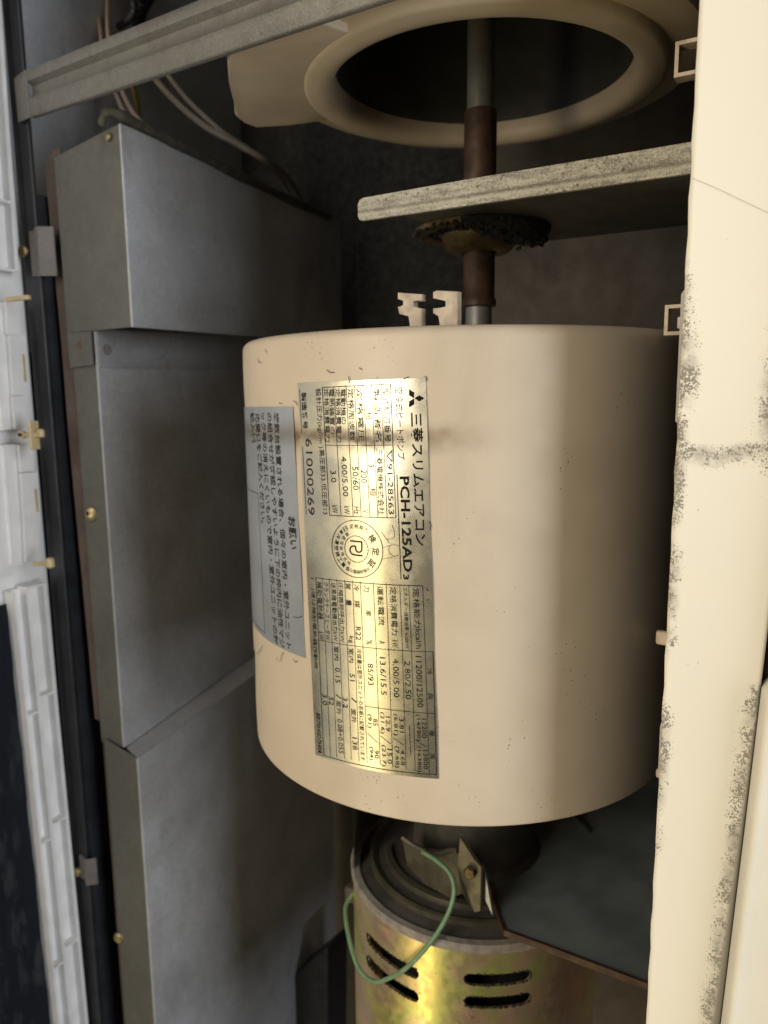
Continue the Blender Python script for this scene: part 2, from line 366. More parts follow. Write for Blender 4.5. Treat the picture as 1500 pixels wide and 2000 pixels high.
# surface of the drum: (s, z) with s = arc length from the -Y side
def surf(px, py, r=CR):
    d = ray(px, py); a = d.x**2+d.y**2; b = -2*(d.x*CX+d.y*CY); c = CX*CX+CY*CY-r*r
    D = max(0, b*b-4*a*c); t = (-b-math.sqrt(D))/2/a; p = d*t
    return (r*math.atan2(p.x-CX, CY-p.y), p.z)
def wrap(s, z, off):
    t = s/CR; return Vector((CX+(CR+off)*s_(t), CY-(CR+off)*c_(t), z))
def sheet_patch(bm, s0, s1, ztop, zbot, off, th, ns=24, nz=10):
    """curved sheet; ztop, zbot are functions of 0..1 across"""
    g = {}
    for L in (0, 1):
        for i in range(ns+1):
            for j in range(nz+1):
                u, v = i/ns, j/nz
                z = ztop(u)+(zbot(u)-ztop(u))*v
                g[L, i, j] = bm.verts.new(wrap(s0(v)+(s1(v)-s0(v))*u, z, off+L*th))
    for L in (0, 1):
        for i in range(ns):
            for j in range(nz): bm.faces.new((g[L, i, j], g[L, i+1, j], g[L, i+1, j+1], g[L, i, j+1]))
    for i in range(ns):
        for j in (0, nz): bm.faces.new((g[0, i, j], g[0, i+1, j], g[1, i+1, j], g[1, i, j]))
    for j in range(nz):
        for i in (0, ns): bm.faces.new((g[0, i, j], g[0, i, j+1], g[1, i, j+1], g[1, i, j]))
lab = [surf(583, 748), surf(832, 738), surf(857, 1520), surf(618, 1473)]
lerp = lambda a, b, t: a+(b-a)*t
bm = bmesh.new()
sheet_patch(bm, lambda v: lerp(lab[0][0], lab[3][0], v), lambda v: lerp(lab[1][0], lab[2][0], v),
            lambda u: lerp(lab[0][1], lab[1][1], u), lambda u: lerp(lab[3][1], lab[2][1], u), .0002, .0003, 30, 30)
plate = obj('rating_label', bm, M['foil'], fan, True, 'silver rating label printed with black tables')
A, B = surf(573, 794), surf(598, 1285)
bm = bmesh.new(); SL = surf(440, 900)[0]-.006
sheet_patch(bm, lambda v: SL+.002*v, lambda v: lerp(A[0], B[0], v), lambda u: A[1]-.001*(1-u), lambda u: B[1]-.0005*(1-u), .0002, .0002, 24, 20)
note = obj('notice_sticker', bm, M['sticker'], fan, True, 'dull grey notice sticker with handwriting box')

# --- flat print
FONTC = {}
def glyphs(txt, bold):
    k = (txt, bold)
    if k not in FONTC:
        cu = bpy.data.curves.new('t', 'FONT'); cu.body = txt; cu.size = 1; cu.offset = bold; cu.resolution_u = 2
        o = bpy.data.objects.new('t', cu); link(o)
        dg = bpy.context.evaluated_depsgraph_get()
        me = bpy.data.meshes.new_from_object(o.evaluated_get(dg))
        FONTC[k] = ([(v.co.x, v.co.y) for v in me.vertices], [tuple(p.vertices) for p in me.polygons])
        bpy.data.objects.remove(o); bpy.data.meshes.remove(me); bpy.data.curves.remove(cu)
    return FONTC[k]
def put_text(bm, txt, p0, p1, h, bold=0, off=.00062):
    """print txt so that its box starts at p0 and ends at p1 (on the drum's surface, (s,z)); glyph tops point to +s, h tall"""
    V, Fc = glyphs(txt, bold)
    if not V: return
    x0 = min(v[0] for v in V); x1 = max(v[0] for v in V); y0 = min(v[1] for v in V); y1 = max(v[1] for v in V)
    d = Vector((p1[0]-p0[0], p1[1]-p0[1])); L = d.length; d /= L; n = Vector((-d.y, d.x))
    if txt in '-–―': y0, y1 = y0-.3, y1+.3
    vs = []
    for x, y in V:
        q = Vector(p0)+d*((x-x0)/(x1-x0)*L)+n*((y-y0)/(y1-y0)*h); vs.append(bm.verts.new(wrap(q.x, q.y, off)))
    for f in Fc:
        try: bm.faces.new([vs[i] for i in f])
        except ValueError: pass
def stroke(bm, pts, w, off=.0006):
    for (a, b) in zip(pts, pts[1:]):
        a, b = Vector(a), Vector(b); d = b-a
        if d.length < 1e-7: continue
        n = max(1, int(abs(d.x)/.0015)+1); e = Vector((-d.y, d.x)).normalized()*w/2; prev = None
        for k in range(n+1):
            p = a+d*k/n; q = (bm.verts.new(wrap(p.x+e.x, p.y+e.y, off)), bm.verts.new(wrap(p.x-e.x, p.y-e.y, off)))
            if prev: bm.faces.new((prev[0], q[0], q[1], prev[1]))
            prev = q
Z1 = lambda x, y: (570+x/5, 720+y/5); Z2 = lambda x, y: (570+x/5, 980+y/5); Z3 = lambda x, y: (570+x/5, 1240+y/5)
Z4 = lambda x, y: (450+x/6.667, 760+y/6.667); Z5 = lambda x, y: (450+x/6.667, 1000+y/6.667)
def T(bm, zf, txt, x0, y0, x1, y1, h, bold=0, zf1=None):
    a = zf(x0, y0); b = (zf1 or zf)(x1, y1); k = 5 if zf in (Z1, Z2, Z3) else 6.667
    sa = surf(*a); sb = surf(*b); st = surf(a[0]+h/k, a[1])
    put_text(bm, txt, sa, sb, st[0]-sa[0], bold)
def Ln(bm, zf, pts, w=.00022): stroke(bm, [surf(*zf(*p)) for p in pts], w)

bm = bmesh.new()
for t in [(Z1, '型式認可番号', 888, 190, 915, 715, 62), (Z1, '▽91-28563', 925, 792, 948, 1420, 58), (Z1, '製造者名', 798, 195, 824, 712, 60),
          (Z1, '三菱電機株式会社', 828, 782, 850, 1425, 60), (Z1, '相', 726, 422, 729, 495, 60), (Z1, '3', 752, 932, 753, 965, 56), (Z1, '相', 766, 1162, 769, 1236, 60),
          (Z1, '定格電圧', 636, 195, 660, 715, 58), (Z1, '200', 678, 985, 684, 1115, 58), (Z1, 'V', 697, 1372, 698, 1406, 58),
          (Z1, '定格周波数', 552, 195, 574, 705, 56), (Z1, '50/60', 596, 955, 606, 1185, 56), (Z1, 'Hz', 612, 1345, 615, 1415, 56),
          (Z1, '電動機の', 482, 198, 492, 545, 50), (Z1, '定格消費電力', 430, 195, 450, 720, 48), (Z1, '4.00/5.00', 488, 857, 508, 1245, 52), (Z1, 'kW', 516, 1338, 518, 1415, 54),
          (Z1, '電熱装置の', 368, 198, 385, 640, 48), (Z1, '定格消費電力', 318, 195, 340, 715, 46), (Z1, '3.0', 384, 995, 392, 1110, 52), (Z1, 'kW', 400, 1332, 404, 1410, 54),
          (Z1, '設計圧力(kg/cm )高圧部33,低圧部13', 233, 198, 305, 1422, 58),
          (Z1, '空冷式ヒートポンプ', 1008, 182, 1036, 888, 76),
          (Z2, '定格能力', 1182, 840, 1200, 1228, 62), (Z2, 'kcal/h', 1208, 1240, 1214, 1430, 56),
          (Z2, 'エネルギー消費効率 kcal/hW', 1090, 832, 1112, 1430, 42), (Z2, '定格消費電力', 960, 828, 980, 1298, 62), (Z2, 'kW', 984, 1345, 986, 1415, 58),
          (Z2, '運転電流', 835, 818, 852, 1202, 60), (Z2, 'A', 856, 1352, 857, 1384, 58), (Z2, '力', 708, 816, 710, 876, 58), (Z2, '率', 722, 1052, 724, 1112, 56),
          (Z2, '%', 732, 1342, 734, 1390, 58), (Z2, '冷', 612, 802, 613, 865, 54), (Z2, '媒', 616, 958, 618, 1028, 54), (Z2, 'R22', 628, 1215, 632, 1345, 50),
          (Z2, '質', 530, 788, 531, 850, 50), (Z2, '量', 538, 950, 540, 1010, 50), (Z2, 'kg', 556, 1305, 560, 1375, 52),
          (Z2, '圧縮機称呼出力kW', 458, 782, 482, 1366, 48), (Z2, '送風機電動機出力kW', 388, 782, 412, 1352, 50), (Z2, 'クランクケースヒータW', 318, 778, 340, 1342, 46), (Z2, '補助電熱器', 250, 772, 268, 1142, 48),
          (Z2, 'kW', 272, 1262, 275, 1340, 46),
          (Z3, '室内', 418, 102, 422, 240, 46), (Z3, '0.15', 430, 312, 434, 460, 46), (Z3, '/', 440, 575, 441, 612, 48), (Z3, '室外', 440, 632, 446, 772, 46), (Z3, '0.08+0.055', 450, 812, 466, 1146, 48),
          (Z3, '52', 370, 597, 373, 676, 46), (Z3, '3.0', 305, 567, 309, 675, 46), (Z3, '3.2', 504, 602, 508, 706, 46),
          (Z3, '室内', 560, 122, 564, 262, 50), (Z3, '51', 572, 372, 574, 442, 48), (Z3, '室外', 584, 712, 590, 852, 50), (Z3, '138', 596, 992, 600, 1112, 50), (Z3, '/', 588, 605, 590, 652, 46),
          (Z3, '冷媒量は室外ユニットの名板に記載されています', 640, 128, 678, 1218, 46),
          (Z3, '85/93', 745, 272, 752, 486, 54), (Z3, '13.6/15.5', 862, 212, 876, 580, 56), (Z3, '4.00/5.00', 988, 226, 1000, 602, 56), (Z3, '2.80/2.50', 1102, 250, 1114, 622, 56),
          (Z3, '11200/12500', 1210, 202, 1228, 702, 58),
          (Z3, '12200', 1270, 812, 1276, 1000, 46), (Z3, '(14780)', 1208, 770, 1216, 1028, 48), (Z3, '(16380)', 1216, 1078, 1222, 1332, 48), (Z3, '13800', 1284, 1118, 1290, 1306, 44),
          (Z3, '3.81', 1052, 802, 1056, 946, 44), (Z3, '(6.81)', 988, 762, 994, 975, 48), (Z3, '(7.68)', 1002, 1078, 1008, 1288, 48), (Z3, '4.68', 1062, 1116, 1066, 1265, 44),
          (Z3, '12.9', 920, 790, 924, 936, 44), (Z3, '(21.6)', 858, 746, 866, 956, 48), (Z3, '15.0', 936, 1106, 940, 1250, 44), (Z3, '(23.7)', 874, 1066, 880, 1276, 48),
          (Z3, '85', 798, 812, 800, 880, 44), (Z3, '(91)', 738, 766, 742, 900, 46), (Z3, '90', 812, 1120, 814, 1198, 42), (Z3, '(94)', 754, 1082, 758, 1215, 46),
          (Z3, '冷', 1318, 322, 1320, 385, 52), (Z3, '房', 1328, 560, 1330, 625, 52), (Z3, '暖', 1342, 928, 1343, 982, 50), (Z3, '房', 1350, 1150, 1352, 1206, 50)]:
    T(bm, *t)
T(bm, Z2, '(　)値は補助電熱器作動時', 190, 737, 222, 320, 42, 0, Z3)
T(bm, Z1, '三菱スリムエアコン', 1158, 432, 1205, 428, 118, .016, Z2)
T(bm, Z1, 'PCH-125AD', 1056, 1052, 1092, 682, 92, .026, Z2)
T(bm, Z2, '3', 1090, 702, 1092, 758, 56, .02)
T(bm, Z1, '製造番号', 100, 232, 118, 590, 48, .01)
T(bm, Z3, '8B79H0D7H04', 246, 752, 264, 1142, 38, .012)
obj('lettering', bm, M['ink'], plate)
bm = bmesh.new(); T(bm, Z1, '61000269', 142, 682, 170, 1425, 62); obj('stamped_number', bm, M['grey_ink'], plate)
# table rules
bm = bmesh.new()
Ln(bm, Z1, [(305, 185), (968, 150), (1020, 1455), (378, 1430), (305, 185)], .0003)
for a, b in ((418, 488), (537, 605), (618, 683), (703, 768), (785, 845), (875, 935)):
    Ln(bm, Z1, [(a, 185-35*(a-305)/663), (b, 1430+25*(b-378)/642)])
Ln(bm, Z1, [(336, 748), (992, 745)])
Ln(bm, Z1, [(85, 200), (106, 635)]); Ln(bm, Z1, [(114, 758), (150, 1420)])
Ln(bm, lambda x, y: (x, y), [Z1(1030, 1035), Z2(1070, 755)], .0003)
top = [243, 305, 372, 445, 523, 600, 675, 800, 925, 1058, 1145, 1280]
mid = [270, 335, 400, 475, 548, 622, 700, 828, 950, 1083, 1172, 1305, 1380]
bot = [320, 385, 447, 522, 588, 663, 742, 868, 990, 1120, 1208, 1345, 1415]
tp = lambda x: (570+x/5, 980+(738+(x-243)*.077)/5); mp = lambda x: (570+x/5, 1240+(45+(x-270)*.104)/5); bp = lambda x: (570+x/5, 1240+(1170+(x-320)*.172)/5)
I = lambda x, y: (x, y)
for k in range(12): Ln(bm, I, [tp(top[k]), mp(mid[k]), bp(bot[k])], .0003 if k in (0,) else .0002)
Ln(bm, I, [tp(243), tp(1280)], .0003); Ln(bm, I, [mp(1380), bp(1415)], .0003); Ln(bm, I, [bp(320), bp(1415)], .0003); Ln(bm, I, [mp(270), mp(1380)])
Ln(bm, Z3, [(725, 690), (1395, 762)])
for a in (((745, 955), (840, 1045)), ((870, 980), (970, 1060)), ((1000, 1005), (1095, 1070)), ((1210, 1020), (1320, 1090)), ((1150, 880), (1165, 1170))): Ln(bm, Z3, a)
obj('table_rules', bm, M['ink'], plate)
# emblem: three rhombi meeting at a point
bm = bmesh.new(); ce = Vector(surf(809.5, 778)); k = .00345
for ang in (0, 120, 240):
    a = math.radians(ang); d = Vector((c_(a), s_(a))); e = Vector((-d.y, d.x))
    q = [ce+d*.0001, ce+d*k*.55+e*k*.32, ce+d*k*1.1, ce+d*k*.55-e*k*.32]
    bm.faces.new([bm.verts.new(wrap(p.x, p.y, .00062)) for p in q])
obj('emblem', bm, M['ink'], plate)
# round certification stamp
bm = bmesh.new(); sc = surf(697, 1072); RR = abs(surf(697, 1016)[1]-sc[1])
def rp(r, deg):  # reading frame: x down the picture, y to the right
    a = math.radians(deg); return (sc[0]+r*s_(a), sc[1]-r*c_(a))
stroke(bm, [rp(RR, a) for a in range(0, 361, 6)], .0003)
for ph in (0, 15):
    stroke(bm, [rp(RR*.47, a+ph) for a in range(0, 361, 30)], .00018)
def arc(txt, r, a0, a1, h, bold=0, inward=False):
    n = len(txt)
    for i, ch in enumerate(txt):
        a = math.radians(a0+(a1-a0)*i/(n-1))
        o = Vector((c_(a), s_(a))); t = Vector((s_(a), -c_(a)))
        if inward: o, t = -o, -t
        base = Vector((c_(a), s_(a)))*r
        p0 = base-t*h*.5-o*h*.5; p1 = base+t*h*.5-o*h*.5
        f = lambda p: (sc[0]+p.y, sc[1]-p.x)
        A0, A1 = f(p0), f(p1); put_text(bm, ch, A0, A1, h, bold)
arc('定格能力', RR*.80, 192, 150, RR*.155); arc('検定証', RR*.74, 124, 52, RR*.27, .012); arc('定格消費電力', RR*.80, 34, -14, RR*.13)
arc('日本冷凍空調工業会', RR*.80, 212, 334, RR*.17, .014, True); arc('機器性能検定所', RR*.60, 216, 330, RR*.14, 0, True)
def q(x, y): return (sc[0]+RR*y, sc[1]-RR*x)
stroke(bm, [q(-.27, -.24), q(-.27, .24)], .00062)
stroke(bm, [q(-.27, .22), q(-.02, .22)]+[q(-.02+.12*s_(a*.3), .10+.12*c_(a*.3)) for a in range(11)]+[q(-.10, -.02)], .00062)
stroke(bm, [q(-.10, -.02)]+[q(.05-.15*c_(a*.35), -.10-.15*s_(a*.35)) for a in range(9)]+[q(.21, -.05), q(.21, .25)], .00062)
obj('round_stamp', bm, M['ink'], plate)
bm = bmesh.new()
for st in ([(985, 225), (1005, 290), (1008, 335), (985, 358), (935, 365)], [(880, 290), (915, 345), (960, 402)], [(900, 447), (955, 425), (1000, 415), (1060, 428)],
           [(960, 425), (948, 460), (965, 505), (1005, 528), (1045, 520)], [(892, 556), (960, 545), (1045, 520)]): Ln(bm, Z2, st, .0002)
obj('pencil_mark', bm, M['scratch'], plate)
# notice sticker print
bm = bmesh.new()
T(bm, Z5, 'お願い', 760, 55, 792, 480, 92, .02); 
SP = lambda a, b, txt, h, bo=.012: put_text(bm, txt, surf(*a), surf(*b), surf(a[0]+h, a[1])[0]-surf(*a)[0], bo, .0005)
SP((536, 806), (561, 1265), '複数台設置される場合、個々の室内・室外ユニット', 10)
SP((523, 806), (548, 1262), 'の組合せが確認しやすいように下の枠内に油性マジ', 9.5)
SP((511, 806), (536, 1255), 'ック等の消えにくいもので室内・室外ユニットの対', 9)
SP((500, 808), (512, 1021), '応関係をご記入ください。', 8.5)
SP((490, 808), (494, 865), '記入例', 8)
obj('lettering', bm, M['grey_ink'], note)
bm = bmesh.new()
L = [surf(506, 964), surf(519, 1236)]; sl = surf(500, 964)[0]-.03
stroke(bm, [(sl, L[0][1]), L[0], L[1], (sl+.002, L[1][1])], .00028, .0005)
obj('box_outline', bm, M['ink'], note)

bm = bmesh.new()
for st in ([(516, 1260), (511, 1268), (505, 1278)], [(556, 1273), (552, 1280), (549, 1292)], [(575, 1286), (579, 1293), (583, 1290)], [(542, 1283), (544, 1291)],
           [(683, 735), (684, 744), (683, 749)], [(789, 741), (794, 738), (799, 736)], [(830, 734), (834, 738), (833, 745)], [(740, 744), (745, 748)], [(575, 782), (580, 786), (583, 792)],
           [(547, 786), (552, 789)], [(839, 1018), (842, 1026), (841, 1034)], [(833, 1148), (837, 1154)], [(833, 1172), (838, 1170)], [(575, 1204), (584, 1206), (592, 1203)],
           [(703, 718), (708, 722)], [(640, 722), (647, 728), (655, 727)], [(520, 682), (523, 690)], [(505, 700), (507, 706), (512, 709)]):
    stroke(bm, [surf(*p) for p in st], .00028, .0007)
o = obj('dirt_thread', bm, M['fuzz'], fan); o['kind'] = 'stuff'
# hooks on top of the drum, loops and tabs round it
def hook(px0, px1, y0):
    P = lambda x, y: onY(x, y, .268)
    w = px1-px0; out = [(0, 0), (1, .06), (1, .30), (.62, .27), (.62, .52), (1, .56), (1, 1.25), (.5, 1.25), (.5, .80), (.06, .76), (.0, .50), (.28, .48), (.28, .26), (0, .24)]
    return [P(px0+a*w, y0+b*56) for a, b in out]
for i, (a, b, y0) in enumerate(((776, 823, 571), (845, 893, 567))):
    bm = bmesh.new()
    pts = hook(a, b, y0)
    if i: pts = [onY(x, y, .268) for x, y in [(845, 570), (852, 567), (893, 569), (893, 640), (858, 640), (858, 616), (845, 612), (845, 602), (872, 601), (872, 586), (845, 583)]]
    prism(bm, pts, (0.0004, .0035, 0), .0004)
    obj('clip_hook', bm, M['clip'], fan, label='notched cream clip hook' if i == 0 else 'three armed cream clip hook beside the shaft')
def loop(bm, x0, z0, w, h, y, t=.0013, d=.006):
    o = [(x0, z0), (x0+w, z0), (x0+w, z0+h), (x0, z0+h)]; i_ = [(x0+t, z0+t), (x0+w-t, z0+t), (x0+w-t, z0+h-t), (x0+t, z0+h-t)]
    for k in range(4):
        a, b = o[k], o[(k+1) % 4]; c, e = i_[(k+1) % 4], i_[k]
        prism(bm, [(p[0], y, p[1]) for p in (a, b, c, e)], (0, d, 0))
bm = bmesh.new(); p = onY(1296, 655, .305); loop(bm, p.x, p.z, .014, .0112, .305); box(bm, (p.x+.004, .309, p.z+.0025), (p.x+.013, .312, p.z+.007), .0005)
obj('snap_loop', bm, M['clip'], fan)
def ang_tab(deg, z0, z1, w=.006, out=.0045, m='clip'):
    t = math.radians(deg); Mx = Matrix.Translation((CX, CY, 0)) @ Matrix.Rotation(t, 4, 'Z')
    bm = bmesh.new(); box(bm, (-w/2, -CR-out, z0), (w/2, -CR+.001, z1), .0008, 2, Mx); return obj('seam_tab', bm, M[m], fan)
ang_tab(-63.5, -.0345, -.010, .006, .0030); ang_tab(-63.5, -.0900, -.0730, .005, .0030, 'olive'); ang_tab(-63.5, -.137, -.116, .006, .0030)
for yy, dd in ((1238, .006), (1502, .004)):
    p = onY(1278, yy, .315); bm = bmesh.new(); box(bm, (p.x+.001, .312, p.z-dd*.6), (p.x+.012, .315, p.z+dd*.4), .001); obj('seam_tab', bm, M['clip'], fan)

# ================================================================ UPPER FAN CASING
SX, SY = -.150, .357
ZE = .1425
uf = thing('fan_casing', (SX, SY, ZE), 'cream fan casing at the top with round dark inlet above the bracket', 'fan casing', 'fan casings on the shaft')
bm = bmesh.new()
bell_p = [(.0700, ZE+.010), (.0700, ZE+.005), (.0706, ZE+.0018), (.0725, -.0004+ZE), (.0755, ZE-.0014), (.0790, ZE-.0012), (.0825, ZE-.0003), (.0845, ZE+.0006), (.0850, ZE+.0050)]
lathe(bm, bell_p, SX, SY, 96); obj('inlet_ring', bm, M['cream'], uf, True, angle=70)
bm = bmesh.new(); N = 96; rings = [[] for _ in range(5)]
for k in range(N):
    t = 2*math.pi*k/N; d = Vector((s_(t), -c_(t), 0)); c0 = Vector((SX, SY, 0))
    for L, (r_, z_) in enumerate(((.0840, ZE+.0040), (.0960, ZE+.0046), (.0995, ZE+.0062), (.1005, ZE+.0100), (.1005, ZE+.20))): rings[L].append(bm.verts.new(c0+d*r_+Vector((0, 0, z_))))
for k in range(N):
    j = (k+1) % N
    for A_, B_ in zip(rings, rings[1:]): bm.faces.new((A_[k], A_[j], B_[j], B_[k]))
obj('shell', bm, M['cream'], uf, True, angle=50)
bm = bmesh.new()
def oz(x, y, Z): r = ray(x, y); return r*(Z/r.z)
edge_ = [(635, 235), (560, 245), (500, 250), (487, 241), (474, 240), (468, 228), (459, 226), (457, 200), (447, 160), (444, 125)]
sh = [oz(x, y, ZE+.0008) for x, y in edge_]
ringp = []
tt0 = math.atan2(sh[0].x-SX, SY-sh[0].y)
for k in range(9):
    t = lerp(tt0, -.28, k/8); ringp.append(Vector((SX+.0843*s_(t), SY-.0843*c_(t), ZE+.0008)))
sh += [Vector((-.2235, .2640, ZE+.0008)), Vector((-.178, .2640, ZE+.0008))]
prism(bm, sh+ringp[::-1], (0, 0, .06), .0012, 3)
obj('outlet_shoulder', bm, M['cream'], uf, True)
bm = bmesh.new(); p = onY(1316, 152, .30); loop(bm, p.x, p.z, .016, .0118, .30); obj('snap_loop', bm, M['clip'], uf)
bm = bmesh.new(); lathe(bm, [(.0696, ZE+.009), (.0690, ZE+.012), (.0690, ZE+.10), (.0068, ZE+.10)], SX, SY, 48); obj('fan_wheel', bm, M['impeller'], uf, True)

# ================================================================ SHAFT
sh_ = thing('drive_shaft', (SX, SY, ZB), 'upright steel shaft with brown rusted sleeves between the fan casings', 'shaft')
bm = bmesh.new(); lathe(bm, [(.0001, -.26), (.0066, -.26), (.0066, .30), (.0001, .30)], SX, SY, 24, close=False); obj('rod', bm, M['steel'], sh_, True)
bm = bmesh.new(); lathe(bm, [(.0067, .0885), (.0078, .0895), (.0079, .127), (.0077, .1335), (.0067, .134)], SX, SY, 28); obj('rusted_sleeve', bm, M['rust'], sh_, True)
bm = bmesh.new(); lathe(bm, [(.0067, .042), (.0080, .0422), (.0086, .0425), (.0086, .0455), (.0078, .0465), (.0078, .080), (.0067, .081)], SX, SY, 28); obj('rusted_sleeve', bm, M['rust'], sh_, True)

# ================================================================ BEARING BRACKET
br = thing('bearing_bracket', (-.11, .28, .073), 'corroded zinc bracket plate reaching in from the right around the shaft', 'bracket')
bm = bmesh.new(); x0 = -.1728
out = [(x0+.0022, .0716), (x0+.0006, .0722), (x0, .0736), (x0, .0784), (x0+.0008, .0800), (x0+.0024, .0808), (x0+.05, .0812), (.0, .0818), (.0, .0716), (x0+.06, .0716)]
prism(bm, [(x, .2795, z) for x, z in out], (0, .0022, 0), .0005, 2); obj('front_flange', bm, M['bracket'], br, True)
bm = bmesh.new(); prism(bm, [(x0+.003, .2817, .0790), (0, .2817, .0790), (0, .402, .0790), (-.130, .402, .0790), (-.158, .385, .0790), (x0+.008, .345, .0790)], (0, 0, .0018), .0003); obj('web_plate', bm, M['plate_dark'], br)
bm = bmesh.new(); lathe(bm, [(.032, .0790), (.032, .0770), (.029, .0758), (.026, .0762), (.0235, .0770), (.0235, .0782), (.032, .0790)], SX, SY, 48); obj('bearing_rim', bm, M['brass'], br, True)
bm = bmesh.new(); lathe(bm, [(.0245, .0783), (.019, .0762), (.0165, .0700), (.0140, .0680), (.0088, .0680), (.0080, .078)], SX, SY, 40); obj('bearing_cup', bm, M['brass'], br, True)
from mathutils import noise as mn
bm = bmesh.new()
g = []
for k in range(97):
    t = math.radians(8+250*k/96); am = .12+.88*math.exp(-((math.degrees(t)-75)/52)**2)
    row = []
    for j in range(13):
        u = math.pi*j/12; rr = .0262+.0085*c_(u)*(1 if j < 6 else 1); zz_ = .0784-.0095*am*s_(u)
        p = Vector((SX+rr*s_(t), SY-rr*c_(t), zz_)); d = mn.fractal(p*420, 1, 2, 4)*.0016*s_(u)
        row.append(bm.verts.new(p+Vector((0, 0, d))+Vector((s_(t), -c_(t), 0))*d))
    g.append(row)
for A_, B_ in zip(g, g[1:]):
    for j in range(12): bm.faces.new((A_[j], A_[j+1], B_[j+1], B_[j]))
for k in range(700):
    a = math.radians(random.uniform(-75, 230)); rr = random.uniform(.020, .033); am = .18+.82*math.exp(-((math.degrees(a)-75)/52)**2)
    r = bmesh.ops.create_icosphere(bm, subdivisions=1, radius=random.uniform(.0004, .0012))
    x, y, z = SX+rr*s_(a), SY-rr*c_(a), .0782-.0110*am*random.uniform(.3, 1)
    for v in r['verts']: v.co = Vector((x+v.co.x*1.4, y+v.co.y, z+v.co.z*.8))
o = obj('grease_lump', bm, M['grease'], br, True, label='black greasy dirt crusted under the bearing'); o['kind'] = 'stuff'

# ================================================================ LEFT SHEETS
def sheet(name, label, XC, XL, zt, zb, tilt_t, tilt_b, depth=.215, Y=.30, m='sheet'):
    """folded sheet: front flange in the plane Y from XL to XC and a side face going back from XC"""
    t = thing(name, (XC, Y, zb[1]), label, 'metal panel', 'grey sheet metal panels on the left')
    bm = bmesh.new(); th = .0012
    prism(bm, [(XL, Y, zt[0]), (XC-.0012, Y, zt[1]), (XC-.0012, Y, zb[1]), (XL, Y, zb[0])], (0, th, 0), .0003)
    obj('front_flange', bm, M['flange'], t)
    # fold: quarter round between
    bm = bmesh.new(); n = 5
    sec = [(XC-.0012+.0012*s_(a*math.pi/2/n), Y+.0006-.0006*c_(a*math.pi/2/n)) for a in range(n+1)]+[(XC, Y+depth)]+[(XC-th, Y+depth), (XC-th, Y+.0015)]
    A_ = []; B_ = []
    for x, y in sec:
        k = (y-Y)/depth; A_.append(bm.verts.new((x, y, zt[1]-tilt_t*k))); B_.append(bm.verts.new((x, y, zb[1]-tilt_b*k)))
    for i in range(len(sec)):
        j = (i+1) % len(sec); bm.faces.new((A_[i], A_[j], B_[j], B_[i]))
    bm.faces.new(A_); bm.faces.new(B_[::-1])
    obj('side_face', bm, M[m], t, True, angle=30)
    return t
# upper panel
up_ = sheet('folded_panel', 'upper grey folded metal panel below the diagonal bar, foam on its top edge', -.3345, -.3905, (.136, .1445), (.0372, .0380), .010, -.002)
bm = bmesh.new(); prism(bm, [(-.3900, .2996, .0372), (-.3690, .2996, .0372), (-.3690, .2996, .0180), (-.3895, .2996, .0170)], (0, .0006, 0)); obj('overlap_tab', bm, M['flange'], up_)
bm = bmesh.new(); disc_obj(bm, onY(155, 676, .2996), (0, -1, 0), .0024, .0003, 16, .0001); obj('rivet', bm, M['rustspot'], up_, label='rusty brown spot rivet')
# gasket along the top of the side face
bm = bmesh.new()
gp = [Vector((-.345, .2965, .1440)), Vector((-.3425, .2965, .1490)), Vector((-.3370, .2975, .1500)), Vector((-.3340, .310, .1475)), Vector((-.3345, .345, .1445)), Vector((-.3345, .39, .1405)), Vector((-.3345, .44, .1370)), Vector((-.3345, .50, .134))]
tube(bm, gp, lambda t: .0016+.0014*math.sin(min(1, t*1.6)*math.pi/2)+.0004*math.sin(t*37), 10)
obj('foam_gasket', bm, M['foam'], up_, True)
bm = bmesh.new(); disc_obj(bm, onY(213, 268, .2995), (-.1, -1, .1), .0022, .0016, 16); obj('screw', bm, M['screw'], up_)
# middle panel
mi = sheet('folded_panel', 'long middle grey folded metal panel beside the fan casing', -.3680, -.3895, (.0380, .0386), (-.2235, -.2222), -.004, .0, .22, .3018)
bm = bmesh.new(); prism(bm, [(-.3676, .3025, .0380), (-.3676, .52, .0360), (-.3676, .52, .0190), (-.3676, .3025, .0165)], (.0006, 0, 0), .0002); obj('overlap_strip', bm, M['sheet'], mi)
p = onX(209, 683, -.3669); bm = bmesh.new(); disc_obj(bm, p, (1, 0, 0), .0032, .0004, 20, .0001); obj('rivet', bm, M['rivet'], mi)
bm = bmesh.new(); disc_obj(bm, onY(180, 1004, .3017), (.45, -1, .1), .0042, .0022, 20); s1 = obj('screw', bm, M['screw'], mi)
bm = bmesh.new(); p = onY(170, 1003, .2985)
for a in (0, 90):
    Mx = Matrix.Translation(p) @ Matrix.Rotation(math.radians(a+20), 4, 'Y'); box(bm, (-.0014, 0, -.0003), (.0014, .0015, .0003), 0, 2, Mx)
obj('cross_recess', bm, M['void'], s1)
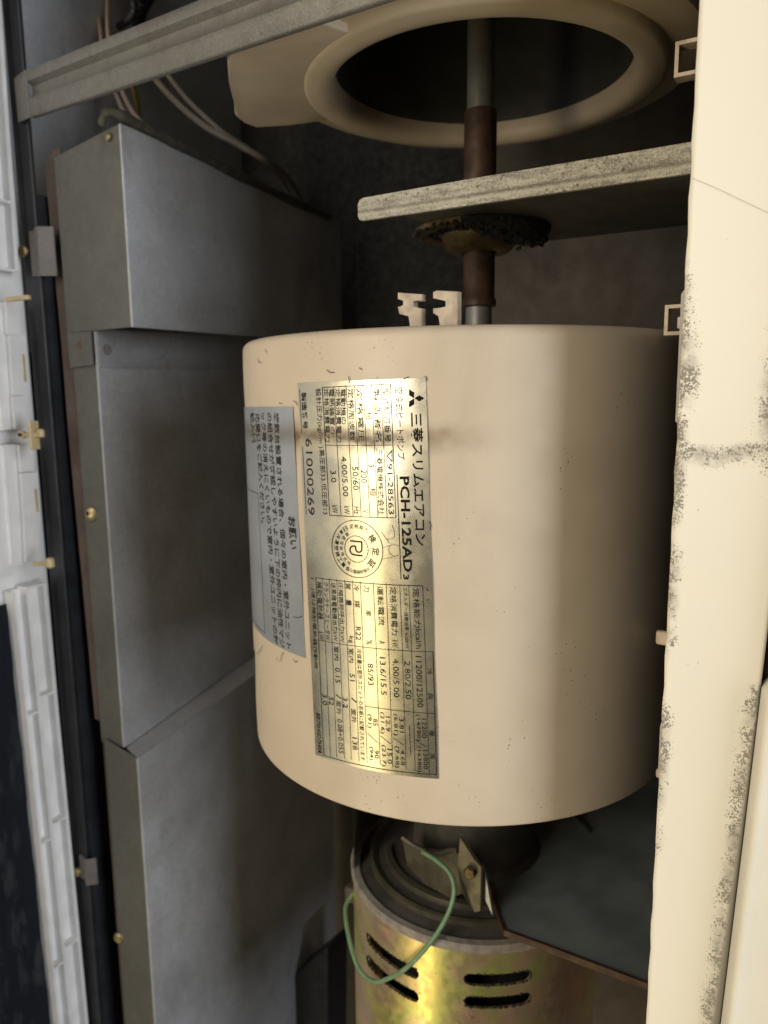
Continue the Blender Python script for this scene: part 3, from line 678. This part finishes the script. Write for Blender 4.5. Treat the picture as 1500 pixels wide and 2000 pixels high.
# lower panel
lo = sheet('folded_panel', 'lower grey folded metal panel starting below the slanting ledge', -.3530, -.3830, (-.2190, -.2250), (-.60, -.60), -.030, 0, .215, .2992)
bm = bmesh.new()
prism(bm, [(-.3540, .3000, -.2262), (-.3540, .5142, -.1962), (-.3670, .5142, -.1900), (-.3670, .3030, -.2235)], (0, 0, .0010)); obj('ledge', bm, M['sheet'], lo)
bm = bmesh.new(); disc_obj(bm, onY(233, 1830, .2990), (.3, -1, .2), .0036, .0022, 20); obj('screw', bm, M['screw'], lo)
bm = bmesh.new(); prism(bm, [(-.3895, .3030, -.2225), (-.3820, .3030, -.222), (-.3740, .3030, -.60), (-.3895, .3030, -.60)], (0, .001, 0)); obj('back_flange', bm, M['rusty'], lo, label='rust stained strip behind the flange')

# rust stained strip left of the upper panel
bm = bmesh.new(); prism(bm, [(-.4040, .3035, .134), (-.3965, .3035, .142), (-.3890, .3035, .142), (-.3890, .3035, -.21), (-.3965, .3035, -.21), (-.4010, .3035, -.02), (-.4010, .3035, .03)], (0, .0012, 0), .0003)
o = obj('rusty_strip', bm, M['rusty']); tag(o, 'narrow brown rust stained strip left of the grey panels', 'metal strip')
# rail
rail = thing('black_rail', (-.415, .30, -.60), 'long black painted frame rail between the white grille and the grey panels', 'rail')
bm = bmesh.new(); box(bm, (-.4225, .2975, -.62), (-.4080, .3000, .30), .0005); obj('front_face', bm, M['dark'], rail)
bm = bmesh.new(); box(bm, (-.4082, .3002, -.62), (-.4072, .330, .118)); obj('inner_lip', bm, M['dark'], rail)
# clip brackets on the rail
for (ya, yb, xa, xb, lb) in ((446, 536, 68, 118, 'grey sheet clip bridging the rail beside the upper panel'), (1672, 1740, 165, 206, 'grey sheet clip bridging the rail beside the lower panel')):
    a = onY(xa, ya, .2955); b = onY(xb, yb, .2955)
    t = thing('rail_clip', (a.x, .2955, b.z), lb, 'clip', 'grey clips on the rail')
    bm = bmesh.new(); w = .0085 if ya > 1000 else .0135; x0 = a.x
    prism(bm, [(x0, .2945, a.z), (x0+w*.42, .2925, a.z), (x0+w*.42, .2925, b.z), (x0, .2945, b.z)], (0, .0009, 0), .0002)
    prism(bm, [(x0+w*.42, .2926, a.z), (x0+w, .2975, a.z), (x0+w, .2975, b.z), (x0+w*.42, .2926, b.z)], (0, .0009, 0), .0002)
    box(bm, (x0-.006, .2955, b.z+.001), (x0+.001, .2970, a.z-.001), .0002)
    obj('bent_plate', bm, M['clipmetal'], t)
    bm = bmesh.new(); disc_obj(bm, onY(47 if ya < 1000 else 152, (ya+yb)/2+(0 if ya < 1000 else -4), .2955), (.3, -1, 0), .0034, .0022, 18); obj('screw', bm, M['screw'], t)

# ================================================================ DIAGONAL BAR
bar = thing('cross_bar', (-.42, .30, .16), 'ribbed galvanised cross bar slanting across the top left corner', 'bar')
zb, zt = 0, .0252
La, Lb = onY(37, 236, .2955), onY(740, 2, .2440)
Lb = La+(Lb-La)*1.25
ax = (Lb-La).normalized(); nrm = Vector((ax.y, -ax.x, 0)).normalized()
if nrm.y > 0: nrm = -nrm
upv = Vector((0, 0, 1))
sec = [(-.0010, zb), (0, zb+.0008), (0, zb+.0072), (.0011, zb+.0088), (0, zb+.0102), (-.0030, zb+.0125), (-.0030, zb+.0172), (0, zb+.0192), (0, zt-.001), (-.0010, zt), (-.0025, zt), (-.0040, zb+.019), (-.0050, zb+.018), (-.0050, zb+.012), (-.0030, zb)]
w_ = lambda t: 1-.04*t
bm = bmesh.new()
A_ = [bm.verts.new(La+ax*.0135+nrm*y+upv*z) for y, z in sec]; B_ = [bm.verts.new(Lb+nrm*y+upv*z*.93) for y, z in sec]
for i in range(len(sec)):
    j = (i+1) % len(sec); bm.faces.new((A_[i], A_[j], B_[j], B_[i]))
bm.faces.new(A_); bm.faces.new(B_[::-1])
obj('ribbed_channel', bm, M['bar'], bar, True, angle=55)
bm = bmesh.new(); prism(bm, [La+nrm*.0006-upv*.001-ax*.0004, La+ax*.0150+nrm*.0006-upv*.0003, La+ax*.0140+nrm*.0006+upv*.0250, La-ax*.001+nrm*.0006+upv*.0228], -nrm*.0012, .0003); obj('end_tab', bm, M['bar'], bar)

# ================================================================ WHITE GRILLE (left)
gr = thing('intake_grille', (-.425, .28, -.60), 'white plastic intake grille frame hanging open along the left edge', 'grille')
GX = -.4255
def gpt(px, py): return onX(px, py, GX)
# upper section: two thin rails with cross ribs
def strip(name, L, w, x0=GX, dx=.010, m='white', bev=.0006):
    """L: list of (z, y of its far edge); strip w wide in y, dx thick in x"""
    bm = bmesh.new()
    A_ = []
    for z, y in L:
        A_.append([bm.verts.new((x0+a*dx, y-b*w, z)) for a, b in ((0, 0), (1, 0), (1, 1), (0, 1))])
    for P, Q in zip(A_, A_[1:]):
        for i in range(4): bm.faces.new((P[i], P[(i+1) % 4], Q[(i+1) % 4], Q[i]))
    bm.faces.new(A_[0]); bm.faces.new(A_[-1][::-1])
    return obj(name, bm, M[m], gr)
def edge_y(px, py): p = onX(px, py, GX+.010); return p.z, p.y
ELo = [edge_y(*q) for q in ((88, 1110), (125, 1500), (142, 1700), (173, 2000))]; EUp = [edge_y(*q) for q in ((5, 0), (20, 300), (38, 540), (43, 572))]
def FE(z):
    L = EUp if z > 0 else ELo
    (z0, y0), (z1, y1) = L[0], L[-1]
    return y0+(y1-y0)*(z-z0)/(z1-z0)
zs_u = [.30, .20, .12, .0735]
strip('outer_rail', [(z, FE(z)-.001) for z in zs_u], .0022)
strip('inner_rail', [(z, FE(z)-.0125) for z in zs_u], .0022)
strip('web', [(z, FE(z)-.0032) for z in zs_u], .0090, GX, .003)
for z in (.0745, .1130, .2): strip('rib', [(z, FE(z)-.0032), (z-.0015, FE(z)-.0032)], .0092, GX+.003, .0062)
# middle section: solid moulding with notches (y 590..1070)
def cover(edge, w):
    strip('hinge_cover', [edge_y(*e) for e in edge], w)
cover([(38, 592), (41, 655)], .0085); cover([(50, 656), (57, 772)], .0105); cover([(53, 773), (58, 836)], .0095)
cover([(64, 868), (67, 920)], .0090); cover([(73, 921), (80, 1032)], .0110); cover([(75, 1033), (78, 1092)], .0095)
strip('base_cover', [(z, y-.003) for z, y in (edge_y(38, 592), edge_y(58, 838))], .030, GX, .0062)
strip('base_cover', [(z, y-.003) for z, y in (edge_y(62, 866), edge_y(78, 1100))], .030, GX, .0062)
strip('ridge', [(z, y-.0150) for z, y in (edge_y(38, 592), edge_y(58, 838))], .0012, GX, .0082)
strip('ridge', [(z, y-.0160) for z, y in (edge_y(62, 866), edge_y(78, 1092))], .0012, GX, .0082)
strip('back_cover', [(.0640, .272), (-.1085, .272)], .030, GX-.002, .006)
for pa, pb in (((44, 692), (50, 746)), ((68, 955), (73, 1000))):
    za, ya = edge_y(*pa); zb_, yb = edge_y(*pb)
    bm = bmesh.new(); box(bm, (GX+.0080, ya-.0006, zb_), (GX+.0104, ya+.0012, za), .0003); obj('notch', bm, M['latch'], gr)
# lower section: double channel with ribs
zs_l = [-.1180, -.20, -.30, -.40, -.60]
strip('outer_rail', [(z, FE(z)) for z in zs_l], .0022)
strip('inner_rail', [(z, FE(z)-.0120) for z in zs_l], .0022)
strip('edge_rail', [(z, FE(z)-.0215) for z in zs_l], .0012)
strip('web', [(z, FE(z)-.0022) for z in zs_l], .0098, GX, .003)
strip('web', [(z, FE(z)-.0142) for z in zs_l], .0073, GX, .003)
strip('rib', [(-.1165, FE(-.12)), (-.1180, FE(-.12))], .0140, GX, .010)
for z in (-.1890, -.2780, -.3700, -.455):
    strip('rib', [(z, FE(z)-.0022), (z-.0015, FE(z)-.0022)], .0098, GX+.003, .0062)
    strip('rib', [(z-.009, FE(z)-.0142), (z-.0105, FE(z)-.0142)], .0073, GX+.003, .0060)
# grille outer skin towards the camera
bm = bmesh.new(); box(bm, (GX-.006, -.30, -.60), (GX-.0015, .2995, .30), .001); obj('outer_skin', bm, M['white'], gr)
# filter
bm = bmesh.new()
n = 60; g = []
for i in range(n+1):
    z = -.1250-.48*i/n; w = .0002*s_(i*1.7)+.0003*s_(i*.6)
    g.append([bm.verts.new((GX+.0045+.0010*s_(i*.9+j*1.3)*(j > 0), (FE(z)-.0245)-j*.012+w*(j == 0), z)) for j in range(20)])
for a, b in zip(g, g[1:]):
    for j in range(19): bm.faces.new((a[j], a[j+1], b[j+1], b[j]))
bmesh.ops.solidify(bm, geom=bm.faces[:], thickness=.001)
o = obj('dust_filter', bm, M['mesh'], None, True); tag(o, 'dark navy dust filter mesh at the bottom left inside the white grille', 'filter')
# latches
def latch(label, build):
    bm = bmesh.new(); build(bm); o = obj('grille_latch', bm, M['latch']); tag(o, label, 'latch', 'yellowed latches on the grille'); return o
LY = .2740
def lt1(bm):
    a = onY(14, 585, LY); box(bm, (a.x, LY-.0015, a.z-.0014), (a.x+.0200, LY+.0015, a.z+.0012), .0007)
def lt2(bm):
    a = onY(37, 849, LY); x = a.x; z = a.z; y = LY
    box(bm, (x, y-.001, z-.0013), (x+.0165, y+.0015, z+.0013), .0004); box(bm, (x, y-.001, z-.0022), (x+.0050, y+.002, z+.0022), .0008)
    box(bm, (x+.0130, y-.0030, z-.0084), (x+.0150, y+.003, z+.0082), .0005); box(bm, (x+.0062, y+.0018, z-.0082), (x+.0132, y+.003, z+.0080), .0003)
    box(bm, (x+.0152, y, z-.0014), (x+.0205, y+.003, z+.0036), .0011)
def lt3(bm):
    a = onY(62, 1102, LY); x = a.x; z = a.z
    Mx = Matrix.Translation((x, LY, z)) @ Matrix.Rotation(math.radians(-6), 4, 'Y')
    box(bm, (0, 0, -.0012), (.0150, .0025, .0013), .0007, 2, Mx); box(bm, (.0140, -.0008, -.0026), (.0185, .0032, .0038), .0014, 2, Mx)
latch('thin yellowed latch tongue between grille sections near the upper clip', lt1)
latch('H shaped yellowed latch on the grille left of the fan label', lt2)
latch('small yellowed knob latch below the H shaped latch', lt3)

# ================================================================ RIGHT CASE PANEL
cp = thing('case_panel', (-.02, .25, -.30), 'broad cream case panel on the right spotted with black grime', 'panel')
GL = [(.30, .0010), (.045, -.0040), (-.030, -.0060), (-.055, -.0073), (-.0865, -.0085), (-.14, -.0105), (-.2139, -.0135), (-.32, -.018)]
bm = bmesh.new()
XE = -.0375
zz = [.30-.62*k/120 for k in range(121)]
def wob(z): return .00012*s_(z*310)+.00010*s_(z*830+1)
def glx(z):
    for (a, xa), (b, xb) in zip(GL, GL[1:]):
        if a >= z >= b: return lerp(xa, xb, (a-z)/(a-b))
    return GL[-1][1]
cols = []
for z in zz:
    dent = .0016*math.exp(-((z+.0195)/.0035)**2)*.3
    row = [(XE+.0008, .262), (XE, .2600), (XE+wob(z), .2512), (XE+.0003+wob(z), .2504), (XE+.0012, .2500), (XE+.0019, .2500)]
    g = glx(z)
    row += [(lerp(XE+.0019, g-.0014, t), .2500+dent*s_(math.pi*t)) for t in (.25, .5, .75, 1)] + [(g-.0008, .2500)] + [(g-.0003, .2503), (g, .2512), (g, .2560)]
    cols.append([bm.verts.new((x, y, z)) for x, y in row])
for A_, B_ in zip(cols, cols[1:]):
    for i in range(len(A_)-1): bm.faces.new((A_[i], A_[i+1], B_[i+1], B_[i]))
obj('front_face', bm, M['panel'], cp, True, angle=60)
bm = bmesh.new(); prism(bm, [(XE-.0018, .2575, .030), (XE+.0010, .2575, .034), (XE+.001, .2575, -.012), (XE-.0016, .2575, -.010)], (0, .0008, 0)); obj('inner_lip', bm, M['greypaint'], cp)
bm = bmesh.new(); prism(bm, [(XE-.0014, .2575, -.115), (XE+.0010, .2575, -.105), (XE+.001, .2575, -.136), (XE-.0013, .2575, -.133)], (0, .0008, 0)); obj('inner_lip', bm, M['greypaint'], cp)
bm = bmesh.new(); tube(bm, [onY(1352, 348, .2498), onY(1400, 368, .2498), onY(1450, 392, .2498), onY(1510, 420, .2498)], .00004, 5); obj('hair_crack', bm, M['scratch'], cp)
bm = bmesh.new(); box(bm, (-.030, .2570, -.32), (.10, .2600, .30)); obj('groove_floor', bm, M['void'], cp)
# outer trim beyond the groove
tr = thing('case_trim', (.02, .244, -.30), 'smooth cream outer case rim at the right edge beyond the grimy groove', 'trim')
bm = bmesh.new(); cols = []
for z in zz:
    g = glx(z)+(.0028 if z < -.088 else .0045)
    if z < -.088: g = glx(z)+.0001
    row = [(g, .2575), (g+.0002, .2500), (g+.0020, .2472), (g+.0024, .2450), (g+.0032, .2442), (g+.0042, .2445), (g+.0056, .2452), (g+.012, .2450), (g+.05, .2440), (.349, .2440)]
    cols.append([bm.verts.new((x, y, z)) for x, y in row])
for A_, B_ in zip(cols, cols[1:]):
    for i in range(len(A_)-1): bm.faces.new((A_[i], A_[i+1], B_[i+1], B_[i]))
obj('rim', bm, M['trim'], tr, True, angle=70)

# ================================================================ MOTOR
mo = thing('fan_motor', (SX, SY, -.40), 'yellow zinc plated motor with vent slots below the fan casing', 'motor')
MR, ZM = .068, -.263; SLOTS = []
bm = bmesh.new(); lathe(bm, [(MR, ZM), (MR, -.42), (MR-.0015, -.42), (MR-.0015, ZM)], SX, SY, 96, close=True)
body = obj('body', bm, M['zinc'], mo, True)
def capsule(bm, deg, half, z, hh):
    """radial slot cutter, half = half length in degrees"""
    n = 6; pts = []
    L_ = MR*math.radians(half)-hh
    for k in range(n+1): a = math.pi/2-math.pi*k/n; pts.append((L_+hh*c_(a), hh*s_(a)))
    for k in range(n+1): a = -math.pi/2-math.pi*k/n; pts.append((-L_+hh*c_(a), hh*s_(a)))
    inn = []; ou = []
    for s0, dz in pts:
        t = math.radians(deg)+s0/MR
        inn.append(bm.verts.new((SX+(MR-.012)*s_(t), SY-(MR-.012)*c_(t), z+dz))); ou.append(bm.verts.new((SX+(MR+.004)*s_(t), SY-(MR+.004)*c_(t), z+dz)))
    m = len(pts)
    bm.faces.new(inn); bm.faces.new(ou[::-1])
    for i in range(m): j = (i+1) % m; bm.faces.new((inn[i], ou[i], ou[j], inn[j]))
bm = bmesh.new()
def mang(px, py):
    d = ray(px, py); a = d.x**2+d.y**2; b = -2*(d.x*SX+d.y*SY); c = SX*SX+SY*SY-MR*MR
    D = max(0, b*b-4*a*c); t = (-b-math.sqrt(D))/2/a; p = d*t; return math.degrees(math.atan2(p.x-SX, SY-p.y)), p.z
for (a, b) in (((716, 1832), (818, 1900)), ((716, 1877), (818, 1943)), ((906, 1912), (1038, 1904)), ((906, 1955), (1038, 1948))):
    (d0, z0), (d1, z1) = mang(*a), mang(*b); SLOTS.append(((d0+d1)/2, abs(d1-d0)/2, (z0+z1)/2)); capsule(bm, (d0+d1)/2, abs(d1-d0)/2, (z0+z1)/2, .0032)
cut = obj('cutter', bm, M['void'], mo)
md = body.modifiers.new('b', 'BOOLEAN'); md.object = cut; md.operation = 'DIFFERENCE'; md.solver = 'EXACT'
bpy.context.view_layer.update(); dg = bpy.context.evaluated_depsgraph_get()
nm = bpy.data.meshes.new_from_object(body.evaluated_get(dg)); body.modifiers.clear(); body.data = nm; bpy.data.objects.remove(cut)
bm = bmesh.new()
for d_, hf, z_ in SLOTS:
    L_ = MR*math.radians(hf)-.0032
    for k in range(130):
        t = random.random()
        if random.random() < .72: q0 = random.uniform(-L_, L_); q1 = random.choice((-1, 1, 1))*.0032
        else:
            a_ = random.uniform(-1.57, 1.57); sg = random.choice((-1, 1)); q0 = sg*(L_+.0032*c_(a_)); q1 = .0032*s_(a_)
        th_ = math.radians(d_)+q0/MR; rr_ = MR-.0004
        r = bmesh.ops.create_icosphere(bm, subdivisions=1, radius=random.uniform(.00025, .00075))
        for v in r['verts']: v.co = v.co+Vector((SX+rr_*s_(th_), SY-rr_*c_(th_), z_+q1+random.uniform(-.0004, .0004)))
o = obj('slot_dust', bm, M['fuzz'], mo); o['kind'] = 'stuff'
bm = bmesh.new(); lathe(bm, [(.052, ZM-.002), (.052, -.42)], SX, SY, 40); obj('winding', bm, M['void'], mo, True)
bm = bmesh.new(); rimp = [(MR-.001, ZM-.001), (MR+.0012, ZM-.0008), (MR+.0014, ZM+.0020), (MR+.0004, ZM+.0032), (MR-.003, ZM+.0034), (MR-.004, ZM+.002)]
lathe(bm, rimp, SX, SY, 96); obj('rim_band', bm, M['rim'], mo, True)
bm = bmesh.new(); lathe(bm, [(MR-.0035, ZM+.002), (.058, ZM+.005), (.040, ZM+.010), (.034, ZM+.016), (.032, ZM+.05), (.0068, ZM+.05)], SX, SY, 64); obj('end_shield', bm, M['shield'], mo, True)
bm = bmesh.new(); lathe(bm, [(.0585, ZM+.0045), (.0585, ZM+.0075), (.0570, ZM+.0082), (.0540, ZM+.0066)], SX, SY, 80); obj('step_ring', bm, M['olive'], mo, True)
for (r0, a0, a1) in ((.0480, -62, 36), (.0400, -70, 20)):
    bm = bmesh.new(); lathe(bm, [(r0-.0022, ZM+.0078), (r0-.0015, ZM+.0105), (r0+.0015, ZM+.0100), (r0+.0022, ZM+.0062)], SX, SY, 40, math.radians(a0), math.radians(a1), close=True); obj('raised_rib', bm, M['olive'], mo, True)
# upright slotted band round the back and left
bm = bmesh.new(); N = 72; h = .052
def solid(t, v):   # openings in the band
    return not (.25 < v < .85 and (t*9/math.pi) % 1 > .45)
a0, a1 = math.radians(-52), math.radians(-235)
g = []
for k in range(N+1):
    t = a0+(a1-a0)*k/N; g.append([bm.verts.new((SX+(MR-.0005)*s_(t), SY-(MR-.0005)*c_(t), ZM+.002+h*j/8)) for j in range(9)])
for k in range(N):
    for j in range(8):
        if solid(k/N*math.pi, (j+.5)/8): bm.faces.new((g[k][j], g[k+1][j], g[k+1][j+1], g[k][j+1]))
bmesh.ops.solidify(bm, geom=bm.faces[:], thickness=.0014)
obj('slotted_band', bm, M['olive'], mo, True)
# lugs with screws on the motor rim
for px, py, ll in ((706, 1735, 1), (690, 1742, 2)):
    pass
p = onY(703, 1742, .325); bm = bmesh.new(); box(bm, (p.x-.008, .320, p.z-.006), (p.x+.007, .330, p.z+.004), .002); obj('rim_lug', bm, M['shield'], mo, True)
bm = bmesh.new(); disc_obj(bm, onY(711, 1729, .3195), (.3, -1, .6), .0042, .003, 6, .0006); obj('bolt', bm, M['screw'], mo)
# olive side bracket with brass bolt
mb = thing('motor_bracket', (-.115, .30, -.25), 'olive folded steel bracket with one brass bolt above the motor', 'bracket')
Yb = .300
pt = lambda x, y, Y=Yb: onY(x, y, Y)
bm = bmesh.new(); prism(bm, [pt(898, 1634), pt(926, 1680), pt(940, 1694), pt(938, 1780), pt(926, 1782), pt(900, 1740, .303), pt(893, 1690)], (.0008, .0012, 0), .0002); obj('triangular_wing', bm, M['olive'], mb)
bm = bmesh.new(); prism(bm, [pt(785, 1640, .315), pt(830, 1660, .312), pt(872, 1664, .308), pt(900, 1660, .306), pt(905, 1745, .306), pt(880, 1755, .308), pt(830, 1728, .312), pt(795, 1690, .315)], (.0003, .0015, 0), .0003); obj('saddle', bm, M['olive'], mb)
bm = bmesh.new(); tube(bm, [pt(786, 1636, .3135), pt(815, 1655, .312), pt(850, 1668, .3095), pt(880, 1660, .3065), pt(895, 1662, .305)], .0014, 8); obj('saddle_lip', bm, M['olive'], mb, True)
bm = bmesh.new(); disc_obj(bm, pt(919, 1702, .2998), (.15, -1, .1), .0030, .0030, 6, .0006); obj('bolt', bm, M['brass'], mb)
bm = bmesh.new(); prism(bm, [pt(942, 1688, .303), pt(948, 1708, .303), pt(962, 1788, .303), pt(945, 1752, .303), pt(938, 1730, .303)], (.0003, .001, 0)); obj('pale_shim', bm, M['lightsteel'], mb)
# mounting plate
mp_ = thing('mounting_plate', (-.05, .30, -.2508), 'dark blue grey steel mounting plate with rusty cut edge at lower right', 'plate')
Zp = -.2500
def onZ(px, py, Z): r = ray(px, py); return r*(Z/r.z)
front = [onZ(985, 1817, Zp), onZ(1080, 1852, Zp), onZ(1262, 1921, Zp)]
cl = [onZ(975, 1790, Zp), onZ(958, 1730, Zp), onZ(943, 1680, Zp), onZ(905, 1560, Zp)]
bm = bmesh.new(); out = [Vector((.05, front[-1].y, Zp))]+front[::-1]+cl+[Vector((cl[-1].x, .555, Zp)), Vector((.05, .555, Zp))]
prism(bm, out, (0, 0, -.0018), .0003); obj('plate', bm, M['mount'], mp_)
bm = bmesh.new(); path = [Vector((.05, front[-1].y, Zp))]+front[::-1]+cl
for a, b in zip(path, path[1:]):
    d = (b-a).normalized(); nrm = Vector((d.y, -d.x, 0))
    q_ = [a+Vector((0, 0, .0006)), b+Vector((0, 0, .0006)), b+Vector((0, 0, -.0026)), a+Vector((0, 0, -.0026))]
    prism(bm, [v-nrm*.0006 for v in q_], nrm*.0014)
obj('rusty_edge', bm, M['rust'], mp_)
# green earth wire
bm = bmesh.new()
gw = [(690, 1745, .318), (676, 1768, .312), (676, 1800, .305), (686, 1850, .296), (702, 1893, .290), (730, 1917, .286), (765, 1908, .284), (800, 1885, .283), (845, 1835, .285), (875, 1785, .289), (887, 1740, .294), (878, 1705, .298), (852, 1680, .303), (826, 1664, .308)]
tube(bm, [onY(*p) for p in gw], .00115, 10); o = obj('earth_wire', bm, M['greenwire'], None, True); tag(o, 'green wire looping in front of the yellow motor', 'wire')
# fittings low left: copper pipe and dark duct edge
bm = bmesh.new(); tube(bm, [onY(500, 2010, .46), onY(535, 1965, .46), onY(570, 1925, .46)], .0012, 8); o = obj('thin_pipe', bm, M['rust'], None, True); tag(o, 'thin brown copper pipe at the bottom left of the motor', 'pipe')
bm = bmesh.new(); a = onY(556, 1922, .45); prism(bm, [a, onY(640, 1850, .45), onY(640, 2080, .45), onY(560, 2080, .45)], (0, .03, 0), .0006); o = obj('duct_stub', bm, M['void']); tag(o, 'black duct corner in the shade left of the motor', 'duct')

# ================================================================ WIRES (top left)
def wire(name, pts, r, m, label, group=None):
    bm = bmesh.new(); tube(bm, [onY(*p) for p in pts], r, 8); o = obj(name, bm, M[m], None, True); tag(o, label, 'wire', group); return o
wire('thin_wire', [(190, -60, .40), (192, 0, .40), (196, 60, .39), (205, 120, .38), (222, 170, .37), (240, 215, .36), (262, 250, .35)], .0015, 'wire_pink', 'pinkish wire, left one of the pair passing behind the bar', 'wires behind the bar')
wire('thin_wire', [(209, -60, .40), (210, 0, .40), (211, 60, .39), (220, 120, .38), (235, 168, .37), (255, 212, .36), (280, 245, .35)], .0015, 'wire_pink', 'pinkish wire, right one of the pair passing behind the bar', 'wires behind the bar')
wire('thin_wire', [(168, -40, .42), (180, 20, .42), (215, 90, .41), (255, 160, .40), (268, 200, .39), (272, 245, .38)], .0017, 'wire_brown', 'yellow brown wire beside the pinkish pair', 'wires behind the bar')
wire('cable', [(250, -40, .41), (262, 20, .41), (235, 50, .41), (190, 65, .42), (175, 150, .42), (158, 195, .42), (153, 230, .42), (156, 275, .42)], .0024, 'wire_black', 'black cable curving down against the pale blue wall')
wire('cable', [(300, -40, .44), (268, 10, .43), (262, 60, .43), (280, 130, .43)], .0085, 'wire_black', 'thick navy cable bundle above the diagonal bar')
wire('cable', [(270, 110, .42), (300, 150, .42), (350, 205, .42), (405, 250, .42), (460, 280, .43), (520, 315, .45), (560, 345, .49), (590, 400, .53), (600, 460, .535)], .0022, 'wire_grey', 'lower grey cable running down right from the bar', 'grey cables under the bar')
wire('cable', [(300, 100, .43), (325, 142, .43), (362, 190, .43), (400, 228, .43), (440, 262, .435), (500, 300, .46), (550, 350, .50), (575, 410, .53), (580, 470, .535)], .0018, 'wire_grey', 'upper grey cable running down right from the bar', 'grey cables under the bar')
